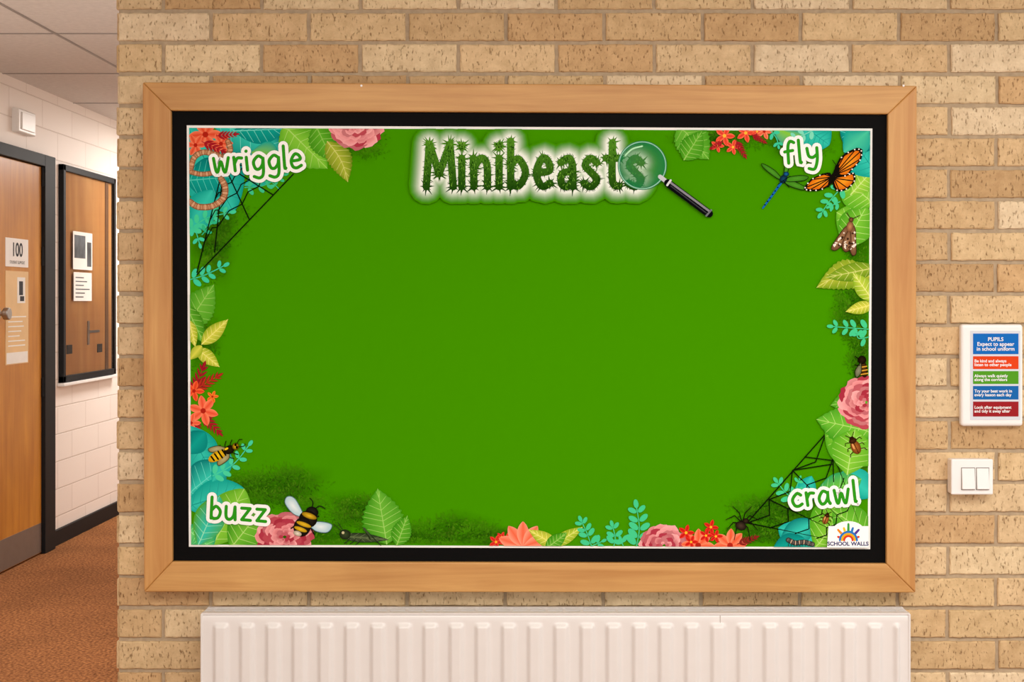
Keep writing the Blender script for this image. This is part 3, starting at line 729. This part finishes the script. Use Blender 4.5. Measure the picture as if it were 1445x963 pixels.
word('buzz',298,731,21.5,18,4,4.5,14,'#2f9a1c','#fbfdf8',.22)
word('crawl',1118,715,21,18,-5,4.5,14,'#2f9a1c','#fbfdf8',.22)
# title
cur[0]='title_lettering'
S={'M':([[(0,0),(.12,1.5)],[(.12,1.5),(.5,.45)],[(.5,.45),(.92,1.5)],[(.92,1.5),(1.05,0)]],1.38),'i':([[(0,1),(0,0)],[(0,1.42),(0,1.44)]],.45),
'n':([[(0,1),(.02,0)],[(.02,.65),(.28,1.0),(.52,.8),(.55,0)]],1.0),'b':([[(0,1.6),(0,0)],[(.0,.75),(.3,.98),(.58,.5),(.3,.02),(0,.2)]],.98),
'e':([[(.06,.5),(.52,.56),(.48,.88),(.25,1),(.02,.5),(.22,.02),(.55,.12)]],.92),'a':([[(.05,.85),(.35,1),(.5,.75),(.52,0)],[(.5,.55),(.1,.45),(.08,.1),(.3,.0),(.5,.2)]],.95),
's':([[(.5,.85),(.25,1),(.05,.75),(.28,.5),(.5,.25),(.28,0),(0,.12)]],.86),'t':([[(.25,1.55),(.25,.2),(.5,.02)],[(0,1),(.52,1)]],.86)}
sx,sy=36.2,40; strokes=[]; cx=0
for ch in 'Minibeasts':
    ss,adv=S[ch]
    for l in ss: strokes.append([(602+(cx+p[0])*sx,264-p[1]*sy) for p in l])
    cx+=adv
NG=20
for k in range(NG):
    t=k/(NG-1); c=lerp(bgc,hx('#f4fbf0'),(t**2.0)*.95)
    for l in strokes: stroke(l,50-32*t,c,sm=len(l)>2,sub=4)
def tc_(x,y):
    t=min(1,max(0,(y-200)/72)); return lerp(hx('#4f8c22'),hx('#163f0a'),t)
slab_on(40)
for l in strokes:
    sp=smooth(l,6) if len(l)>2 else [ (l[0][0]+(l[1][0]-l[0][0])*i/10,l[0][1]+(l[1][1]-l[0][1])*i/10) for i in range(11)]
    for p in sp:
        for _ in range(5):   # short furry grass
            a=random.uniform(0,6.283); L=random.uniform(6,8.6)
            stroke([p,(p[0]+L*math.cos(a),p[1]+L*math.sin(a))],1.8,None,sm=False,w2=.3,cf=tc_)
        if random.random()<.7:
            a=random.uniform(0,6.283); L=random.uniform(8,12)
            stroke([p,(p[0]+L*math.cos(a),p[1]+L*math.sin(a))],3,None,sm=False,w2=.3,cf=tc_)
    for p in (sp[0],sp[-1]):
        for a in range(0,360,45):
            L=random.uniform(8,14); aa=math.radians(a+random.uniform(-15,15)); stroke([p,(p[0]+L*math.cos(aa),p[1]+L*math.sin(aa))],4,None,sm=False,w2=.3,cf=tc_)
slab_off()
for l in strokes: stroke(l,10.5,None,sm=len(l)>2,cf=tc_)
slab_on(30)
for l in strokes:
    sp=smooth(l,6) if len(l)>2 else l
    for i in range(48):
        j=random.randrange(len(sp)-1); a=sp[j]; b_=sp[j+1]; t=random.random()
        x=a[0]+(b_[0]-a[0])*t+random.uniform(-4.2,4.2); y=a[1]+(b_[1]-a[1])*t+random.uniform(-4.2,4.2)
        ell(x,y,random.uniform(.9,2.2),random.uniform(.3,.7),random.uniform(50,130),random.choice(['#5f9a2a','#153f08','#6ba534','#22500f','#123806']),n=6)
slab_off()
cur[0]='magnifying_glass'
mc_=(906,234); 
ell(mc_[0],mc_[1],33,33,0,hx('#58b060',.20),hx('#1c8f50',.70),n=48,soft=True)
ring=[(mc_[0]+33*math.cos(t*math.pi/24),mc_[1]+33*math.sin(t*math.pi/24)) for t in range(49)]
stroke(ring,3.2,'#2f7a5c',sm=False); stroke(ring,1.2,'#9fd8b8',sm=False)
stroke([(882,220),(892,211),(906,207)],2.2,'#b8ecc0')
stroke([(931,250),(944,260)],6,'#c8ccd0',sm=False)
stroke([(942,259),(1000,302)],11,'#0c0c10',sm=False); stroke([(944,257),(1001,299)],3,'#8a8a92',sm=False); stroke([(946,263),(996,301)],1.6,'#3c3c44',sm=False)
stroke([(941,262),(946,255)],3,'#d8dadc',sm=False); stroke([(996,305),(1003,297)],2.6,'#70727a',sm=False)
cur[0]='school_logo'
fan([(1168,742),(1225,742),(1228,776),(1166,776)],hx('#ffffff'),hx('#ffffff'))
ell(1196,748,22,13,0,'#ffffff')
for i,c in enumerate(('#d8402c','#f09020','#f0c828','#3aa040','#2878c8','#5a3a98','#d8402c')):
    a=math.radians(-165+i*25); L=19 if i%2 else 15
    stroke([(1196+6*math.cos(a),762+6*math.sin(a)),(1196+L*math.cos(a),762+(L+4)*math.sin(a))],4.2,c,sm=False,w2=3)
for r,c in ((12,'#2878c8'),(9,'#e8b020'),(6,'#d8402c'),(3,'#ffffff')):
    stroke([(1196+r*math.cos(math.radians(t)),762+r*math.sin(math.radians(t))) for t in range(-180,1,20)],3,c,sm=False)

def printmat(name,soft):
    m,nt,b=newmat(name); at=nt.nodes.new('ShaderNodeAttribute'); at.attribute_name='Col'
    nt.links.new(at.outputs['Color'],b.inputs['Base Color']); b.inputs['Roughness'].default_value=.8; b.inputs['Specular IOR Level'].default_value=.0
    if soft: nt.links.new(at.outputs['Alpha'],b.inputs['Alpha'])
    return m
pm=printmat('printed_ink',False); ps=printmat('printed_ink_soft',True)
step=min(5e-6,.0088/lay[0])
for (nm,soft),(V,Fc,Cs) in groups.items():
    for v in V: v.y=YP-v.y*step
    obj(nm+('_tint' if soft else ''),V,Fc,ps if soft else pm,board,cols=Cs)
navy=plain('navy_ink',hx('#1c2c6c'),.7)
topy=YP-lay[0]*step-.0003
p=F(1196.5,768,topy); text('logo_text','SCHOOL WALLS',.0128,(p.x,topy,p.z),navy,board,bold=.0004)

# =====================================================  RADIATOR
rad=empty('radiator')
rw=plain('radiator_enamel',hx('#e3dfdb'),.35,noise=.01)
rwd=plain('radiator_shadow_enamel',hx('#b9b2aa'),.5,noise=.02)
yr=-0.105
x0=F(283,870,yr).x; x1=F(1285,870,yr).x; zt=F(0,868,yr).z; zb=0.12
pitch=37/FX*(D+yr)
n=int((x1-x0)/pitch*18)
V=[];Fc=[]
zs=[zb,zb+.02,zb+.026,zb+.032,zb+.038,zb+.044]+[zb+.08+i*(zt-.06-zb-.08)/6 for i in range(7)]+[zt-.045+i*.0025 for i in range(12)]+[zt-.008,zt-.003,zt]
def sst(t): t=min(1,max(0,t)); return t*t*(3-2*t)
for zi,z in enumerate(zs):
    for i in range(n+1):
        x=x0+(x1-x0)*i/n
        edge=min(x-x0,x1-x); ph=((x-x0-.026)/pitch)%1.0
        rib=sst(ph/.14)*sst((.62-ph)/.14) if edge>.024 else 0
        top=sst((zt-.019-z)/.012)*sst((z-zb-.02)/.02)
        y=yr+.008-.008*rib*top
        if zi==len(zs)-1: y+=.006
        if z>zt-.004 and zi!=len(zs)-1: y+=.002
        V.append((x,y,z))
m=n+1
for a in range(len(zs)-1):
    for i in range(n): Fc.append((a*m+i,a*m+i+1,(a+1)*m+i+1,(a+1)*m+i))
obj('front_panel',V,Fc,rw,rad,smooth=True)
boxes('side_covers',[((x0-.002,yr+.006,zb),(x0+.003,-.03,zt)),((x1-.003,yr+.006,zb),(x1+.002,-.03,zt))],rw,rad,bevel=.0015)
box('back_panel',(x0+.01,-.035,zb),(x1-.01,-.03,zt-.004),rw,rad)
lst=[((x0,yr+.008,zt-.002),(x1,yr+.02,zt+.002)),((x0,-.042,zt-.002),(x1,-.03,zt+.002))]
for yy in (-.078,-.062,-.052): lst.append(((x0,yy,zt-.002),(x1,yy+.006,zt+.001)))
for i in range(40):
    xx=x0+(x1-x0)*(i+.5)/40; lst.append(((xx-.003,yr+.01,zt-.002),(xx+.003,-.03,zt+.0005)))
boxes('top_grille',lst,rw,rad)
box('convector_fins',(x0+.02,-.08,zb+.03),(x1-.02,-.045,zt-.03),rwd,rad)
boxes('wall_brackets',[((x0+.2,-.032,.25),(x0+.24,-.008,.55)),((x1-.24,-.032,.25),(x1-.2,-.008,.55))],rw,rad)
xs_=F(1017,900,yr).x
tube('seam_bead',[(xs_,yr+.0085,zb+.05),(xs_,yr+.0085,zt-.004)],.001,rwd,rad)
tube('supply_pipe',[(x0-.03,-.07,0),(x0-.03,-.07,zb+.05),(x0+.004,-.07,zb+.05)],.0075,rw,rad)
tube('return_pipe',[(x1+.03,-.07,0),(x1+.03,-.07,zb+.05),(x1-.004,-.07,zb+.05)],.0075,rw,rad)
cyl('valve_head',(x0-.03,-.07,zb+.05),(x0-.03,-.07,zb+.12),.018,white,rad,24,.004)

# =====================================================  INFO SIGN
sign=empty('information_sign')
ys=-.025
a=F(1356,458,ys); c=F(1444,602,ys)
box('sign_frame',(a.x,ys,c.z),(c.x,-.004,a.z),white,sign,bevel=.007)
def sg(nm,p,q,col,k):
    A=F(*p,ys);B=F(*q,ys); return box(nm,(A.x,ys-k,B.z),(B.x,ys+.002,A.z),plain(nm+'_ink',hx(col),.6,spec=.1),sign)
sg('sign_paper',(1369,467),(1440,593),'#d3d8e0',.0006)
bands=[('header_band',471,500,'#0f68bc',"PUPILS\nExpect to appear\nin school uniform",6.0),('orange_band',503,521,'#dc4214',"Be kind and always\nlisten to other people",4.7),('green_band',524,542,'#4f9a20',"Always walk quietly\nalong the corridors",4.7),('blue_band',545,564,'#1464ac',"Try your best work in\nevery lesson each day",4.7),('red_band',567,588,'#981c24',"Look after equipment\nand tidy it away after",4.7)]
wtx=plain('white_ink',hx('#f4f4f4'),.5)
for nm,t,bm,col,body,sz in bands:
    sg(nm,(1373,t),(1437,bm),col,.0012)
    p=F(1405 if nm=='header_band' else 1375,(t+bm)/2+(.5),ys-.0018)
    text(nm+'_text',body=body,size=sz*1.25/600,loc=(p.x,ys-.0018,p.z),mat=wtx,parent=sign,align='CENTER' if nm=='header_band' else 'LEFT',bold=.0002)

# =====================================================  LIGHT SWITCH
sw=empty('light_switch')
yw=-.04
a=F(1343,649,yw); c=F(1401,698,yw)
box('back_box',(a.x,yw+.008,c.z),(c.x,-.004,a.z),white,sw,bevel=.003)
box('face_plate',(a.x-.001,yw,c.z-.001),(c.x+.001,yw+.009,a.z+.001),white,sw,bevel=.003)
for i,(l,r_) in enumerate(((1357,1375),(1378,1395))):
    A=F(l,661,yw);B=F(r_,691,yw)
    V=[(A.x,yw+.001,B.z),(B.x,yw+.001,B.z),(B.x,yw+.001,A.z),(A.x,yw+.001,A.z),(A.x,yw-.007,B.z+.001),(B.x,yw-.007,B.z+.001),(B.x,yw-.002,A.z-.001),(A.x,yw-.002,A.z-.001)]
    obj('rocker_%d'%(i+1),V,[(3,2,1,0),(4,5,6,7),(0,1,5,4),(1,2,6,5),(2,3,7,6),(3,0,4,7)],white,sw,bevel=.001)
    boxes('rocker_gap_%d'%(i+1),[((A.x-.0015,yw-.0004,B.z-.0015),(B.x+.0015,yw+.001,A.z+.0015))],plain('switch_gap_%d'%i,hx('#8c8884'),.6),sw)

# =====================================================  LIGHTS
def area(name,loc,rot_,sx_,sy_,pw,col=(1,.955,.90)):
    L=bpy.data.lights.new(name,'AREA'); L.shape='RECTANGLE'; L.size=sx_; L.size_y=sy_; L.energy=pw; L.color=col
    o=bpy.data.objects.new(name,L); scene.collection.objects.link(o); o.location=loc; o.rotation_euler=rot_
area('ceiling_light_room',(0.2,-2.7,2.42),(0,0,0),2.8,1.4,90)
area('ceiling_light_room_right',(1.6,-1.7,2.42),(0,0,0),.6,.6,16)
area('ceiling_light_corridor',(-1.7,1.6,2.42),(0,0,0),.6,1.2,34)
area('ceiling_light_corridor_far',(-1.7,5.6,2.42),(0,0,0),.6,1.2,56)
w=bpy.data.worlds.new('world'); scene.world=w; w.use_nodes=True
w.node_tree.nodes['Background'].inputs[0].default_value=(1,.975,.94,1); w.node_tree.nodes['Background'].inputs[1].default_value=1.35

scene.view_settings.view_transform='Standard'
scene.view_settings.look='None'
cam=bpy.data.cameras.new('camera'); co=bpy.data.objects.new('camera',cam); scene.collection.objects.link(co)
cam.sensor_width=36; cam.lens=FX/1445*36; co.location=(0,-D,H); co.rotation_euler=(math.pi/2,0,0)
cam.shift_x=-(CX-722.5)/1445; cam.shift_y=-(481.5-CY)/1445
cam.clip_start=.05
scene.camera=co
